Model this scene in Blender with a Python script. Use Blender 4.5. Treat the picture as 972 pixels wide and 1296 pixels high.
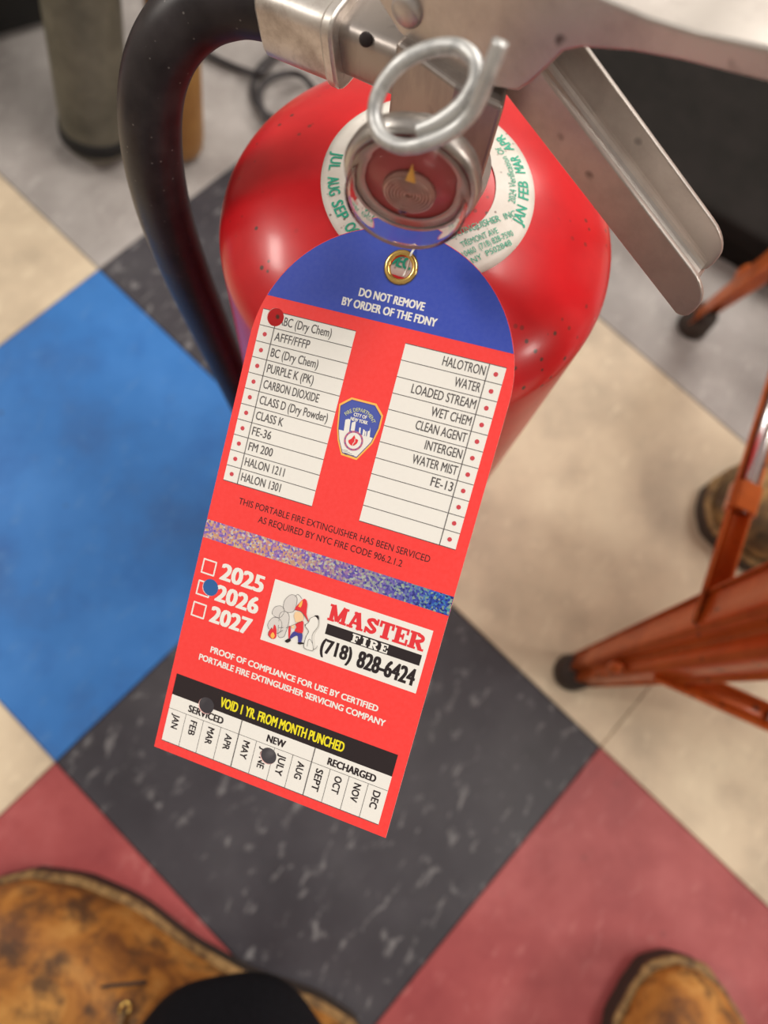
import bpy, bmesh, math, random
from math import sin, cos, pi, radians as rad, sqrt, atan2
from mathutils import Vector, Matrix
random.seed(7)
S = bpy.context.scene
COL = S.collection
for o in list(bpy.data.objects): bpy.data.objects.remove(o)

# ------------------------------------------------------------------ camera
H = 0.6168
MX = Matrix(((0.99636, 0.0, 0.08519), (-0.02237, -0.9649, 0.26166), (0.0822, -0.26262, -0.96139)))  # world <- (right, down, forward)
F = 936.0
cd = bpy.data.cameras.new('camera'); cam = bpy.data.objects.new('camera', cd); COL.objects.link(cam)
cm = Matrix((MX.col[0], -MX.col[1], -MX.col[2])).transposed().to_4x4(); cm.translation = (0, 0, H)
cam.matrix_world = cm
cd.sensor_fit = 'VERTICAL'; cd.sensor_height = 36; cd.sensor_width = 27; cd.lens = 26
cd.clip_start = .01; cd.clip_end = 50
cd.dof.use_dof = True; cd.dof.focus_distance = .193; cd.dof.aperture_fstop = 9
S.camera = cam
S.view_settings.view_transform = 'Standard'; S.view_settings.look = 'None'
S.view_settings.exposure = 0.12; S.view_settings.gamma = 1

# ------------------------------------------------------------------ world and lights
w = bpy.data.worlds.new('world'); S.world = w; w.use_nodes = True
bg = w.node_tree.nodes['Background']; bg.inputs[0].default_value = (.86, .80, .74, 1); bg.inputs[1].default_value = .42
def area(name, loc, target, sx, sy, power, col=(1, .95, .87)):
    l = bpy.data.lights.new(name, 'AREA'); l.shape = 'RECTANGLE'; l.size = sx; l.size_y = sy; l.energy = power; l.color = col
    o = bpy.data.objects.new(name, l); COL.objects.link(o); o.location = loc
    o.rotation_euler = (Vector(target) - Vector(loc)).to_track_quat('-Z', 'Y').to_euler()
    return o
area('ceiling_light', (1.1, .3, 2.6), (.1, .1, 0), 1.3, .5, 38)
area('ceiling_light', (-2.6, 1.0, 2.4), (0, .1, .2), .75, .4, 36)
area('ceiling_light', (3.2, -.9, 1.9), (0, .1, .2), 1.3, .4, 60)
area('ceiling_light', (1.6, 2.7, 2.6), (.1, .1, .3), 1.5, 1.2, 45)

# ------------------------------------------------------------------ helpers
def ray(px, py): return MX @ Vector(((px - 486) / F, (py - 648) / F, 1))
CAM = Vector((0, 0, H))
def at(px, py, z):
    d = ray(px, py); return CAM + d * ((z - H) / d.z)
def atd(px, py, dep): return CAM + ray(px, py) * dep

def link(name, me, mat=None, parent=None, smooth=True):
    me.name = name
    o = bpy.data.objects.new(name, me); COL.objects.link(o)
    if mat is not None:
        for m in (mat if isinstance(mat, (list, tuple)) else [mat]): me.materials.append(m)
    if smooth:
        for p in me.polygons: p.use_smooth = True
    if parent is not None: o.parent = parent
    return o
def tag(o, label=None, cat=None, group=None, kind=None):
    if label: o['label'] = label
    if cat: o['category'] = cat
    if group: o['group'] = group
    if kind: o['kind'] = kind
    return o
def empty(name, loc=(0, 0, 0), rz=0):
    o = bpy.data.objects.new(name, None); COL.objects.link(o); o.location = loc; o.rotation_euler = (0, 0, rz); o.empty_display_size = .02
    return o
def me_from(v, f, mi=None):
    me = bpy.data.meshes.new('m'); me.from_pydata([tuple(x) for x in v], [], f)
    if mi:
        for p, i in zip(me.polygons, mi): p.material_index = i
    me.validate(); me.update(); return me
class G:
    """collects raw geometry for one mesh"""
    def __init__(s): s.v = []; s.f = []
    def add(s, v, f):
        n = len(s.v); s.v += [Vector(x) for x in v]; s.f += [tuple(i + n for i in q) for q in f]; return s
    def mesh(s): return me_from(s.v, s.f)
    def build(s, name, mat, parent=None, smooth=True, origin=None):
        if origin is not None: s.v = [x - Vector(origin) for x in s.v]
        return link(name, s.mesh(), mat, parent, smooth)
def lathe_vf(prof, n=48, M=None, cap=True):
    v = []; f = []
    for r, z in prof:
        for k in range(n):
            a = 2 * pi * k / n; v.append(Vector((r * cos(a), r * sin(a), z)))
    for i in range(len(prof) - 1):
        for k in range(n):
            f.append((i * n + k, i * n + (k + 1) % n, (i + 1) * n + (k + 1) % n, (i + 1) * n + k))
    if cap:
        if prof[0][0] > 1e-6: f.append(tuple(range(n))[::-1])
        if prof[-1][0] > 1e-6: f.append(tuple((len(prof) - 1) * n + k for k in range(n)))
    if M is not None: v = [M @ x for x in v]
    return v, f
def catmull(P, n=8):
    P = [Vector(p) for p in P]; out = []
    Q = [P[0] * 2 - P[1]] + P + [P[-1] * 2 - P[-2]]
    for i in range(1, len(Q) - 2):
        a, b, c, d = Q[i - 1:i + 3]
        for k in range(n):
            t = k / n
            out.append(.5 * ((2 * b) + (c - a) * t + (2 * a - 5 * b + 4 * c - d) * t * t + (3 * b - a - 3 * c + d) * t ** 3))
    out.append(P[-1]); return out
def tube_vf(P, r, n=14, caps=True, flat=1.0):
    P = [Vector(p) for p in P]; R = r if callable(r) else (lambda t: r)
    v = []; f = []; up = None; m = len(P)
    for i, p in enumerate(P):
        t = (P[min(i + 1, m - 1)] - P[max(i - 1, 0)]).normalized()
        if up is None:
            up = t.orthogonal().normalized()
        up = (up - t * up.dot(t)).normalized(); s = t.cross(up)
        rr = R(i / (m - 1))
        for k in range(n):
            a = 2 * pi * k / n; v.append(p + up * (cos(a) * rr) + s * (sin(a) * rr * flat))
    for i in range(m - 1):
        for k in range(n): f.append((i * n + k, i * n + (k + 1) % n, (i + 1) * n + (k + 1) % n, (i + 1) * n + k))
    if caps:
        f.append(tuple(range(n))[::-1]); f.append(tuple((m - 1) * n + k for k in range(n)))
    return v, f
def prism_vf(poly, a, b):
    """polygon (list of Vectors) swept from offset a to offset b"""
    n = len(poly); v = [p + a for p in poly] + [p + b for p in poly]
    f = [tuple(range(n))[::-1], tuple(range(n, 2 * n))] + [(k, (k + 1) % n, n + (k + 1) % n, n + k) for k in range(n)]
    return v, f
def fixnormals(me):
    bm = bmesh.new(); bm.from_mesh(me); bmesh.ops.recalc_face_normals(bm, faces=bm.faces); bm.to_mesh(me); bm.free(); return me
def bevel(o, w=.0006, seg=2, ang=35):
    m = o.modifiers.new('bevel', 'BEVEL'); m.width = w; m.segments = seg; m.limit_method = 'ANGLE'; m.angle_limit = rad(ang)
    return o
def autosmooth(o, ang=40):
    me = o.data
    for p in me.polygons: p.use_smooth = True
    bm = bmesh.new(); bm.from_mesh(me)
    for e in bm.edges:
        if len(e.link_faces) == 2 and e.calc_face_angle(0) > rad(ang): e.smooth = False
    bm.to_mesh(me); bm.free(); return o

# ------------------------------------------------------------------ materials
def mat(name, col=(.8, .8, .8), rough=.5, metal=0, spec=.5, coat=0, trans=0, ior=1.45, alpha=1):
    m = bpy.data.materials.new(name); m.use_nodes = True; b = m.node_tree.nodes['Principled BSDF']
    b.inputs['Base Color'].default_value = (*col, 1); b.inputs['Roughness'].default_value = rough; b.inputs['Metallic'].default_value = metal
    b.inputs['Specular IOR Level'].default_value = spec; b.inputs['Coat Weight'].default_value = coat; b.inputs['Coat Roughness'].default_value = .08
    b.inputs['Transmission Weight'].default_value = trans; b.inputs['IOR'].default_value = ior; b.inputs['Alpha'].default_value = alpha
    return m
class N:
    def __init__(s, m): s.t = m.node_tree; s.b = s.t.nodes['Principled BSDF']; s.co = None
    def n(s, ty, **k):
        x = s.t.nodes.new(ty)
        for a, v in k.items(): setattr(x, a, v)
        return x
    def l(s, a, b): s.t.links.new(a, b)
    def coord(s, scale=(1, 1, 1), rot=(0, 0, 0), kind='Object'):
        c = s.n('ShaderNodeTexCoord'); mp = s.n('ShaderNodeMapping'); s.l(c.outputs[kind], mp.inputs[0])
        mp.inputs['Scale'].default_value = scale; mp.inputs['Rotation'].default_value = rot; return mp.outputs[0]
    def geo(s, scale=(1, 1, 1), rot=(0, 0, 0)):
        c = s.n('ShaderNodeNewGeometry'); mp = s.n('ShaderNodeMapping'); s.l(c.outputs['Position'], mp.inputs[0])
        mp.inputs['Scale'].default_value = scale; mp.inputs['Rotation'].default_value = rot; return mp.outputs[0]
    def noise(s, vec, scale, detail=4, rough=.55, dist=0):
        x = s.n('ShaderNodeTexNoise'); s.l(vec, x.inputs['Vector']); x.inputs['Scale'].default_value = scale
        x.inputs['Detail'].default_value = detail; x.inputs['Roughness'].default_value = rough; x.inputs['Distortion'].default_value = dist
        return x.outputs[0]
    def voro(s, vec, scale, out='Distance', rand=1):
        x = s.n('ShaderNodeTexVoronoi'); s.l(vec, x.inputs['Vector']); x.inputs['Scale'].default_value = scale; x.inputs['Randomness'].default_value = rand
        return x.outputs[out]
    def ramp(s, fac, stops):
        x = s.n('ShaderNodeValToRGB'); s.l(fac, x.inputs[0]); e = x.color_ramp.elements
        while len(e) < len(stops): e.new(.5)
        for q, (p, c) in zip(e, stops): q.position = p; q.color = (*c, 1) if len(c) == 3 else c
        return x.outputs[0]
    def mix(s, fac, a, b, mode='MIX'):
        x = s.n('ShaderNodeMix', data_type='RGBA', blend_type=mode)
        for sock, v in ((x.inputs[0], fac), (x.inputs[6], a), (x.inputs[7], b)):
            if isinstance(v, (int, float)): sock.default_value = v
            elif isinstance(v, tuple): sock.default_value = (*v, 1)
            else: s.l(v, sock)
        return x.outputs[2]
    def base(s, c): s.l(c, s.b.inputs['Base Color'])
    def rough(s, fac, a, b):
        x = s.n('ShaderNodeMapRange'); s.l(fac, x.inputs[0]); x.inputs[3].default_value = a; x.inputs[4].default_value = b; s.l(x.outputs[0], s.b.inputs['Roughness'])
    def bump(s, fac, strength=.3, dist=.001):
        x = s.n('ShaderNodeBump'); s.l(fac, x.inputs['Height']); x.inputs['Strength'].default_value = strength; x.inputs['Distance'].default_value = dist
        s.l(x.outputs[0], s.b.inputs['Normal'])
def g3(x): return (x, x, x)

def tile_mat(name, base, dark, light, fleck, fl_amt, stain=(.25, .2, .15), stain_amt=.3):
    m = mat(name, base, .38, spec=.4); q = N(m); p = q.geo()
    blot = q.noise(p, 9, 5, .6)
    c = q.ramp(blot, [(.3, dark), (.5, base), (.7, light)])
    st = q.geo((1, 1, 1), (0, 0, -.96)); mp_ = q.n('ShaderNodeMapping'); q.l(st, mp_.inputs[0]); mp_.inputs['Scale'].default_value = (52, 105, 30); f = q.noise(mp_.outputs[0], 1, 3, .6, .5)
    c = q.mix(q.ramp(f, [(.585, g3(0)), (.70, g3(fl_amt))]), c, fleck)
    d = q.noise(p, 16, 6, .7); c = q.mix(q.ramp(d, [(.52, g3(0)), (.75, g3(stain_amt))]), c, stain)
    sp = q.voro(p, 34); n2 = q.noise(p, 3.1, 2)
    c = q.mix(q.ramp(sp, [(.03, g3(.5)), (.09, g3(0))]), c, q.mix(q.ramp(n2, [(.5, g3(0)), (.6, g3(1))]), c, (.06, .05, .05)))
    q.base(c); q.rough(blot, .3, .5); q.bump(d, .08, .0005)
    return m
T_BLUE = tile_mat('blue vinyl tile', (.036, .165, .47), (.04, .12, .33), (.05, .20, .54), (.10, .23, .48), .35, (.02, .08, .3), .5)
T_DARK = tile_mat('charcoal vinyl tile', (.050, .045, .053), (.034, .030, .036), (.070, .065, .073), (.23, .22, .225), .7, (.03, .03, .03), .3)
T_RED = tile_mat('red vinyl tile', (.36, .075, .075), (.26, .045, .05), (.46, .12, .12), (.5, .17, .16), .4, (.22, .03, .035), .5)
T_BEIGE = tile_mat('beige vinyl tile', (.62, .50, .36), (.45, .36, .26), (.74, .62, .45), (.80, .68, .50), .5, (.34, .27, .2), .45)
T_GREY = tile_mat('light grey vinyl tile', (.35, .32, .305), (.25, .225, .215), (.45, .415, .40), (.56, .52, .5), .5, (.2, .17, .16), .45)
M_GROUT = mat('seam', (.07, .06, .055), .9)

def red_mat():
    m = mat('red painted steel', (.72, .012, .012), .22, spec=.4, coat=.25); m.node_tree.nodes['Principled BSDF'].inputs['Coat Roughness'].default_value = .16; q = N(m); p = q.coord()
    n = q.noise(p, 60, 4); c = q.ramp(n, [(.3, (.56, .008, .014)), (.7, (.68, .012, .018))])
    v = q.voro(p, 210); n2 = q.noise(p, 28, 3)
    chip = q.mix(q.ramp(n2, [(.54, g3(0)), (.62, g3(1))]), g3(0), q.ramp(v, [(.12, g3(1)), (.18, g3(0))]))
    c = q.mix(chip, c, (.10, .03, .02))
    v2 = q.voro(q.coord((1, 1, 1), (.4, .7, .2)), 150); n3 = q.noise(q.coord((1, 1, 1), (1, 0, 0)), 24, 3)
    chip2 = q.mix(q.ramp(n3, [(.56, g3(0)), (.62, g3(1))]), g3(0), q.ramp(v2, [(.07, g3(1)), (.12, g3(0))]))
    c = q.mix(chip2, c, (.75, .6, .5)); q.base(c)
    sm = q.noise(p, 14, 5); q.rough(sm, .2, .42); q.bump(n, .03, .0006); return m
M_RED = red_mat()
def metal_mat(name, col, dark, r0, r1, scale=40, metal=.9, stretch=(1, 1, 1), spots=True):
    m = mat(name, col, .4, metal); q = N(m); p = q.coord(stretch); n = q.noise(p, scale, 6, .65)
    c = q.ramp(n, [(.32, dark), (.55, col)])
    if spots:
        v = q.voro(q.coord(), 95); k = q.noise(q.coord(), 45, 3)
        sp = q.mix(q.ramp(k, [(.55, g3(0)), (.62, g3(1))]), g3(0), q.ramp(v, [(.10, g3(1)), (.2, g3(0))]))
        c = q.mix(sp, c, (.08, .06, .05))
    q.base(c); q.rough(n, r1, r0); q.bump(n, .08, .0004); return m
M_STEEL = metal_mat('dull stainless steel', (.66, .61, .57), (.50, .45, .42), .34, .5)
M_ALU = metal_mat('scuffed aluminium', (.80, .75, .70), (.50, .44, .39), .33, .55, 90)
M_BRASS_OLD = metal_mat('tarnished valve metal', (.44, .39, .36), (.29, .255, .24), .36, .5, 60, .85, (1, 1, .25))
M_WIRE = metal_mat('galvanised wire', (.66, .66, .65), (.42, .42, .42), .4, .6, 300, .85, spots=False)
M_CHROME = metal_mat('gauge bezel', (.56, .52, .49), (.36, .33, .31), .3, .45, 80, 1, spots=False)
M_BRASS = mat('brass grommet', (.80, .52, .16), .22, 1)
def rubber():
    m = mat('black rubber', (.022, .017, .019), .38, spec=.45); q = N(m); p = q.coord(); n = q.noise(p, 120, 4)
    v = q.voro(p, 330); c = q.mix(q.ramp(v, [(.06, g3(.7)), (.12, g3(0))]), q.ramp(n, [(.3, (.016, .012, .014)), (.75, (.04, .032, .034))]), (.2, .18, .17))
    q.base(c); q.rough(n, .3, .5); return m
M_RUB = rubber()
M_GLASS = mat('gauge lens', (1, .96, .96), .04, 0, trans=1, ior=1.12)
M_DIAL = mat('dial face', (.46, .085, .085), .3);  # dusky red paints the red dome's reflection into the dial colour
M_DIALG = mat('dial ring', (.42, .35, .32), .3, .6)
M_NEEDLE = mat('needle yellow', (.85, .50, .10), .5)
M_COIL = mat('coil metal', (.62, .45, .38), .3, .8)

# tag inks
def paper(name, col, rough=.42, spec=.35):
    m = mat(name, col, rough, spec=spec); q = N(m); n = q.noise(q.coord(), 900, 2)
    q.base(q.mix(.012, col, q.ramp(n, [(.3, g3(0)), (.7, g3(1))]))); return m
I_RED = paper('red card', (.93, .055, .05))
I_BLUE = paper('blue ink', (.045, .080, .46))
I_WHITE = paper('white card', (.86, .83, .78))
I_EDGE = paper('card edge', (.90, .60, .58))
I_BLACK = mat('black ink', (.022, .014, .016), .45)
I_LINE = mat('thin black ink', (.10, .09, .09), .5)
I_YELLOW = mat('yellow ink', (.90, .78, .02), .5)
I_DOT = mat('red dot ink', (.62, .06, .08), .5)
I_ORANGE = mat('emblem gold ink', (.95, .50, .10), .5)
I_PALEY = mat('pale yellow ink', (.75, .78, .35), .5)
I_EBLUE = mat('emblem blue ink', (.07, .10, .42), .5)
I_LOGORED = mat('logo red ink', (.78, .035, .045), .5)
I_ROSE = mat('emblem rose ink', (.55, .14, .24), .5)
I_SKIN = mat('skin tone ink', (.90, .62, .36), .5)
I_NAVY = mat('navy ink', (.06, .06, .30), .5)
I_GREYF = mat('smoke fill ink', (.70, .66, .63), .5)
I_GREEN = mat('green stamp ink', (.02, .42, .27), .55)
def holo():
    m = mat('holographic foil', (.5, .5, .6), .3, .55); q = N(m); p = q.coord()
    v = q.voro(p, 1900, 'Color'); sep = q.n('ShaderNodeSeparateColor'); q.l(v, sep.inputs[0])
    left = q.ramp(sep.outputs[0], [(0, (.20, .16, .70)), (.3, (.48, .26, .70)), (.5, (.85, .40, .36)), (.7, (.92, .54, .22)), (1, (.85, .85, .92))])
    right = q.ramp(sep.outputs[0], [(0, (.03, .04, .22)), (.3, (.05, .10, .55)), (.55, (.06, .14, .75)), (.75, (.10, .38, .50)), (1, (.45, .55, .35))])
    s2 = q.n('ShaderNodeSeparateXYZ'); q.l(p, s2.inputs[0]); mr = q.n('ShaderNodeMapRange'); q.l(s2.outputs[0], mr.inputs[0])
    mr.inputs[1].default_value = -.012; mr.inputs[2].default_value = .03
    c = q.mix(mr.outputs[0], left, right); q.base(c)  # foil's iridescent sheen is painted into the base colour, warm left to blue right
    nm = q.n('ShaderNodeBump'); q.l(sep.outputs[1], nm.inputs['Height']); nm.inputs['Strength'].default_value = .6; nm.inputs['Distance'].default_value = .0002; q.l(nm.outputs[0], q.b.inputs['Normal'])
    return m
I_HOLO = holo()

# ------------------------------------------------------------------ floor: 12 inch tiles
TS = .3048; GO = Vector((.0122, .1844, 0)); GU = Vector((.7074, -.7068, 0)); GV = Vector((-.7068, -.7074, 0))
floor = link('floor', me_from([GO + GU * a + GV * b + Vector((0, 0, -.003)) for a, b in ((-2.9, -2.9), (2.9, -2.9), (2.9, 2.9), (-2.9, 2.9))], [(0, 3, 2, 1)]), M_GROUT)
tag(floor, 'vinyl tile floor of blue, charcoal, red, beige and grey squares', kind='structure')
def tile_mesh(m):
    h = TS / 2 - .0004; b = .0008
    v = [(-h, -h, -.0028), (h, -h, -.0028), (h, h, -.0028), (-h, h, -.0028), (-h, -h, -b), (h, -h, -b), (h, h, -b), (-h, h, -b)] + [(x * (h - b), y * (h - b), 0) for x, y in ((-1, -1), (1, -1), (1, 1), (-1, 1))]
    f = [(8, 9, 10, 11)] + [(i, (i + 1) % 4, 4 + (i + 1) % 4, 4 + i) for i in range(4)] + [(4 + i, 4 + (i + 1) % 4, 8 + (i + 1) % 4, 8 + i) for i in range(4)]
    me = me_from(v, f); me.materials.append(m); me.name = 'floor_tile'; return me
TM = {'b': tile_mesh(T_BLUE), 'd': tile_mesh(T_DARK), 'r': tile_mesh(T_RED), 'w': tile_mesh(T_BEIGE), 'g': tile_mesh(T_GREY)}
KN = {(0, 0): 'd', (-1, 0): 'b', (-2, 0): 'w', (0, 1): 'r', (1, 0): 'r', (0, -1): 'w', (1, -1): 'w', (-1, -1): 'd', (-2, -1): 'g', (-1, 1): 'w', (-2, 1): 'w', (1, 1): 'b',
      (0, -2): 'g', (1, -2): 'g', (-1, -2): 'g', (-2, -2): 'g', (-3, -1): 'g', (-3, -2): 'g', (-2, -3): 'g', (-1, -3): 'g', (0, -3): 'w', (2, -1): 'w', (2, -2): 'g', (2, 0): 'r', (-3, 0): 'w', (1, -3): 'g'}
ang = atan2(GU.y, GU.x)
for i in range(-8, 8):
    for j in range(-8, 8):
        k = KN.get((i, j)) or random.choice('wwggwwgrbd')
        o = bpy.data.objects.new('floor_tile', TM[k]); COL.objects.link(o); o.parent = floor
        o.location = GO + GU * ((i + .5) * TS) + GV * ((j + .5) * TS); o.rotation_euler = (0, 0, ang)

M_WALL = mat('painted wall', (.62, .58, .52), .8); _q = N(M_WALL); _q.base(_q.ramp(_q.noise(_q.coord(), 3, 5), [(.3, (.56, .52, .47)), (.7, (.66, .62, .56))]))
sl = link('floor_slab', me_from([(-3.6, -3.6, -.004), (3.6, -3.6, -.004), (3.6, 3.6, -.004), (-3.6, 3.6, -.004)], [(0, 1, 2, 3)]), T_GREY, floor)
M_BASE = mat('black vinyl baseboard', (.03, .03, .03), .5)
for nm, x0_, y0_, x1_, y1_ in (('left', -3.7, -3.6, -3.6, 3.6), ('right', 3.6, -3.6, 3.7, 3.6), ('back', -3.6, 3.6, 3.6, 3.7), ('front', -3.6, -3.7, 3.6, -3.6)):
    for kind_, hh_, gr_, mm_ in (('wall_', 3.0, 0, M_WALL), ('baseboard_', .1, .012, M_BASE)):
        g_ = G(); g_.add([(x, y, z) for z in (0, hh_) for x, y in ((x0_ - gr_, y0_ - gr_), (x1_ + gr_, y0_ - gr_), (x1_ + gr_, y1_ + gr_), (x0_ - gr_, y1_ + gr_))], [(3, 2, 1, 0), (4, 5, 6, 7)] + [(k, (k + 1) % 4, 4 + (k + 1) % 4, 4 + k) for k in range(4)])
        tag(g_.build(kind_ + nm, mm_, smooth=False), ('plain painted wall at the %s of the room' if kind_ == 'wall_' else 'black vinyl baseboard along the %s wall') % nm, kind='structure')

# ------------------------------------------------------------------ 2D printing toolkit (millimetres, x right, y down)
HOLES = []
def circ(cx, cy, r, n=40): return [(cx + r * cos(2 * pi * k / n), cy + r * sin(2 * pi * k / n)) for k in range(n)]
def clip_half(poly, a, b, keep_left):
    out = []; n = len(poly)
    def side(p): return (b[0] - a[0]) * (p[1] - a[1]) - (b[1] - a[1]) * (p[0] - a[0])
    for i in range(n):
        p, q = poly[i], poly[(i + 1) % n]; sp, sq = side(p), side(q)
        if not keep_left: sp, sq = -sp, -sq
        if sp >= 0: out.append(p)
        if (sp > 0 and sq < 0) or (sp < 0 and sq > 0):
            t = sp / (sp - sq); out.append((p[0] + (q[0] - p[0]) * t, p[1] + (q[1] - p[1]) * t))
    return out
def subtract(polys, hole):
    cx = sum(p[0] for p in hole) / len(hole); cy = sum(p[1] for p in hole) / len(hole); R = max(math.hypot(p[0] - cx, p[1] - cy) for p in hole)
    out = []
    for poly in polys:
        xs = [p[0] for p in poly]; ys = [p[1] for p in poly]
        if max(xs) < cx - R or min(xs) > cx + R or max(ys) < cy - R or min(ys) > cy + R: out.append(poly); continue
        rem = poly
        for i in range(len(hole)):
            a, b = hole[i], hole[(i + 1) % len(hole)]
            o_ = clip_half(rem, a, b, False)
            if len(o_) > 2: out.append(o_)
            rem = clip_half(rem, a, b, True)
            if len(rem) < 3: break
    return out
def punched(polys, holes=None):
    for h in (HOLES if holes is None else holes): polys = subtract(polys, h)
    return polys
def rect(x0, y0, x1, y1): return [(x0, y0), (x1, y0), (x1, y1), (x0, y1)]
def seg(x0, y0, x1, y1, w):
    dx, dy = x1 - x0, y1 - y0; l = math.hypot(dx, dy) or 1; nx, ny = -dy / l * w / 2, dx / l * w / 2
    return [(x0 + nx, y0 + ny), (x1 + nx, y1 + ny), (x1 - nx, y1 - ny), (x0 - nx, y0 - ny)]
def stroke(pts, w, closed=False):
    out = []; n = len(pts)
    for i in range(n if closed else n - 1):
        a, b = pts[i], pts[(i + 1) % n]; out.append(seg(*a, *b, w))
        out.append(circ(b[0], b[1], w / 2, 8))
    return out
def spline2(pts, n=6, closed=False):
    if closed:
        P = pts[-1:] + pts + pts[:2]
    else:
        P = [pts[0]] + pts + [pts[-1]]
    out = []
    for i in range(1, len(P) - 2):
        a, b, c, d = P[i - 1:i + 3]
        for k in range(n):
            t = k / n
            out.append(tuple(.5 * (2 * b[q] + (c[q] - a[q]) * t + (2 * a[q] - 5 * b[q] + 4 * c[q] - d[q]) * t * t + (3 * b[q] - a[q] - 3 * c[q] + d[q]) * t ** 3) for q in (0, 1)))
    if not closed: out.append(pts[-1])
    return out
def tess(poly):
    from mathutils.geometry import tessellate_polygon
    t = tessellate_polygon([[Vector((x, y, 0)) for x, y in poly]])
    return [[poly[i] for i in tr] for tr in t]
_tc = {}
def glyph_tris(s, bold=0.0):
    k = (s, bold)
    if k in _tc: return _tc[k]
    c = bpy.data.curves.new('t', 'FONT'); c.body = s; c.size = 1; c.offset = bold; c.resolution_u = 3; c.fill_mode = 'FRONT'
    o = bpy.data.objects.new('t', c); COL.objects.link(o)
    dg = bpy.context.evaluated_depsgraph_get(); me = bpy.data.meshes.new_from_object(o.evaluated_get(dg)); me.calc_loop_triangles()
    v = [(p.co.x, p.co.y) for p in me.vertices]; T = [[v[i] for i in t.vertices] for t in me.loop_triangles]
    bpy.data.objects.remove(o); bpy.data.curves.remove(c); bpy.data.meshes.remove(me)
    _tc[k] = T; return T
CAP = {}
def cap_h(b):
    if b not in CAP:
        ys = [p[1] for t in glyph_tris('H', b) for p in t]; CAP[b] = (min(ys), max(ys))
    return CAP[b]
def text(s, x0, x1, base, cap, bold=0.0, shear=0, per=False):
    """string fitted between x0 and x1, baseline y (down), capital height, in mm"""
    T = glyph_tris(s); xs = [p[0] for t in T for p in t]; a, b = min(xs), max(xs); y0, y1 = cap_h(0.0)
    dx = bold * cap; dy = dx * .45; x0 += dx; x1 -= dx; base -= dy; cap -= 2 * dy
    sx = (x1 - x0) / (b - a); sy = cap / (y1 - y0)
    offs = [(0, 0)] if bold <= 0 else [(i * dx, j * dy) for i in (-1, 0, 1) for j in (-1, 1)]
    return [[(x0 + (p[0] - a) * sx + ox, base - (p[1] - y0) * sy + oy) for p in t] for ox, oy in offs for t in T]
def xf(polys, f): return [[f(*p) for p in q] for q in polys]
def rot_about(polys, cx, cy, a):
    c, s = cos(a), sin(a); return xf(polys, lambda x, y: (cx + (x - cx) * c - (y - cy) * s, cy + (x - cx) * s + (y - cy) * c))

# ------------------------------------------------------------------ service tag
TO = Vector((.0163, .0940, .4512)); TX = Vector((.9157, -.3450, .2062)).normalized(); TY = -Vector((-.2426, -.8835, -.4007)).normalized()
TZ = TX.cross(TY).normalized(); TY = TZ.cross(TX)
tagroot = empty('service_tag'); TMAT = Matrix((TX, TY, TZ)).transposed().to_4x4(); TMAT.translation = TO; tagroot.matrix_world = TMAT
tag(tagroot, 'red and blue paper inspection tag hanging by a brass grommet below the pressure gauge', 'tag')
def printed(name, polys, m, layer, parent=tagroot, label=None, clip=True):
    if clip: polys = punched(polys)
    g = G(); z = .00018 + (layer + 1) * .00003
    for qi, q in enumerate(polys):
        if len(q) < 3: continue
        A = sum(q[i][0] * q[(i + 1) % len(q)][1] - q[(i + 1) % len(q)][0] * q[i][1] for i in range(len(q)))
        if A > 0: q = q[::-1]
        g.add([(x / 1000, -y / 1000, z + 2.2e-5 * qi / len(polys)) for x, y in q], [tuple(range(len(q)))])
    o = g.build(name, m, parent, smooth=False)
    if label: o['label'] = label
    return o
PR = 2.35
GROM = (.2, -14.0)
HOLES = [circ(*c, PR) for c in ((-29.2, 5.0), (-29.5, 79.4), (-22.6, 111.8), (-1.7, 119.1))] + [circ(*GROM, 3.1)]
L = 128.8; W2 = 35.0; ARC = [(35 * cos(a), 11.8 - 34.9 * sin(a)) for a in [pi * k / 48 for k in range(49)]]
outline = [(W2, L)] + ARC + [(-W2, L)]
# card body
g = G(); tris = [[(x0, y0) for x0, y0 in t] for t in tess(outline)]; flat = punched(tris)
mi = []; V = []; Fc = []
for q in flat:
    if len(q) < 3: continue
    A = sum(q[i][0] * q[(i + 1) % len(q)][1] - q[(i + 1) % len(q)][0] * q[i][1] for i in range(len(q)))
    if A > 0: q = q[::-1]
    for z, rev in ((.00018, False), (-.00018, True)):
        n = len(V); V += [(x / 1000, -y / 1000, z) for x, y in q]; idx = tuple(range(n, n + len(q))); Fc.append(idx[::-1] if rev else idx); mi.append(0)
def wall(loop, inner):
    for i in range(len(loop)):
        a, b = loop[i], loop[(i + 1) % len(loop)]; n = len(V)
        V.extend([(a[0] / 1000, -a[1] / 1000, -.00018), (b[0] / 1000, -b[1] / 1000, -.00018), (b[0] / 1000, -b[1] / 1000, .00018), (a[0] / 1000, -a[1] / 1000, .00018)]); Fc.append((n, n + 1, n + 2, n + 3)); mi.append(1)
wall(outline, False)
for h in HOLES: wall(h, True)
link('card', me_from(V, Fc, mi), [I_RED, I_EDGE], tagroot, smooth=False)
# blue header
hdr = [p for p in ARC if p[1] < 0]; xr = 35 * cos(math.asin(11.8 / 34.9))
hp = [(xr - .12, 0)] + [(p[0] * .996, 11.8 + (p[1] - 11.8) * .996) for p in hdr] + [(-xr + .12, 0)]
hd = printed('blue_header', tess(hp), I_BLUE, 0, label='blue rounded header panel')
printed('lettering', text('DO NOT REMOVE', -8.8, 8.6, -5.0, 2.05, .05) + text('BY ORDER OF THE FDNY', -12.6, 12.6, -1.9, 2.05, .05), I_WHITE, 1, hd)
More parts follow.
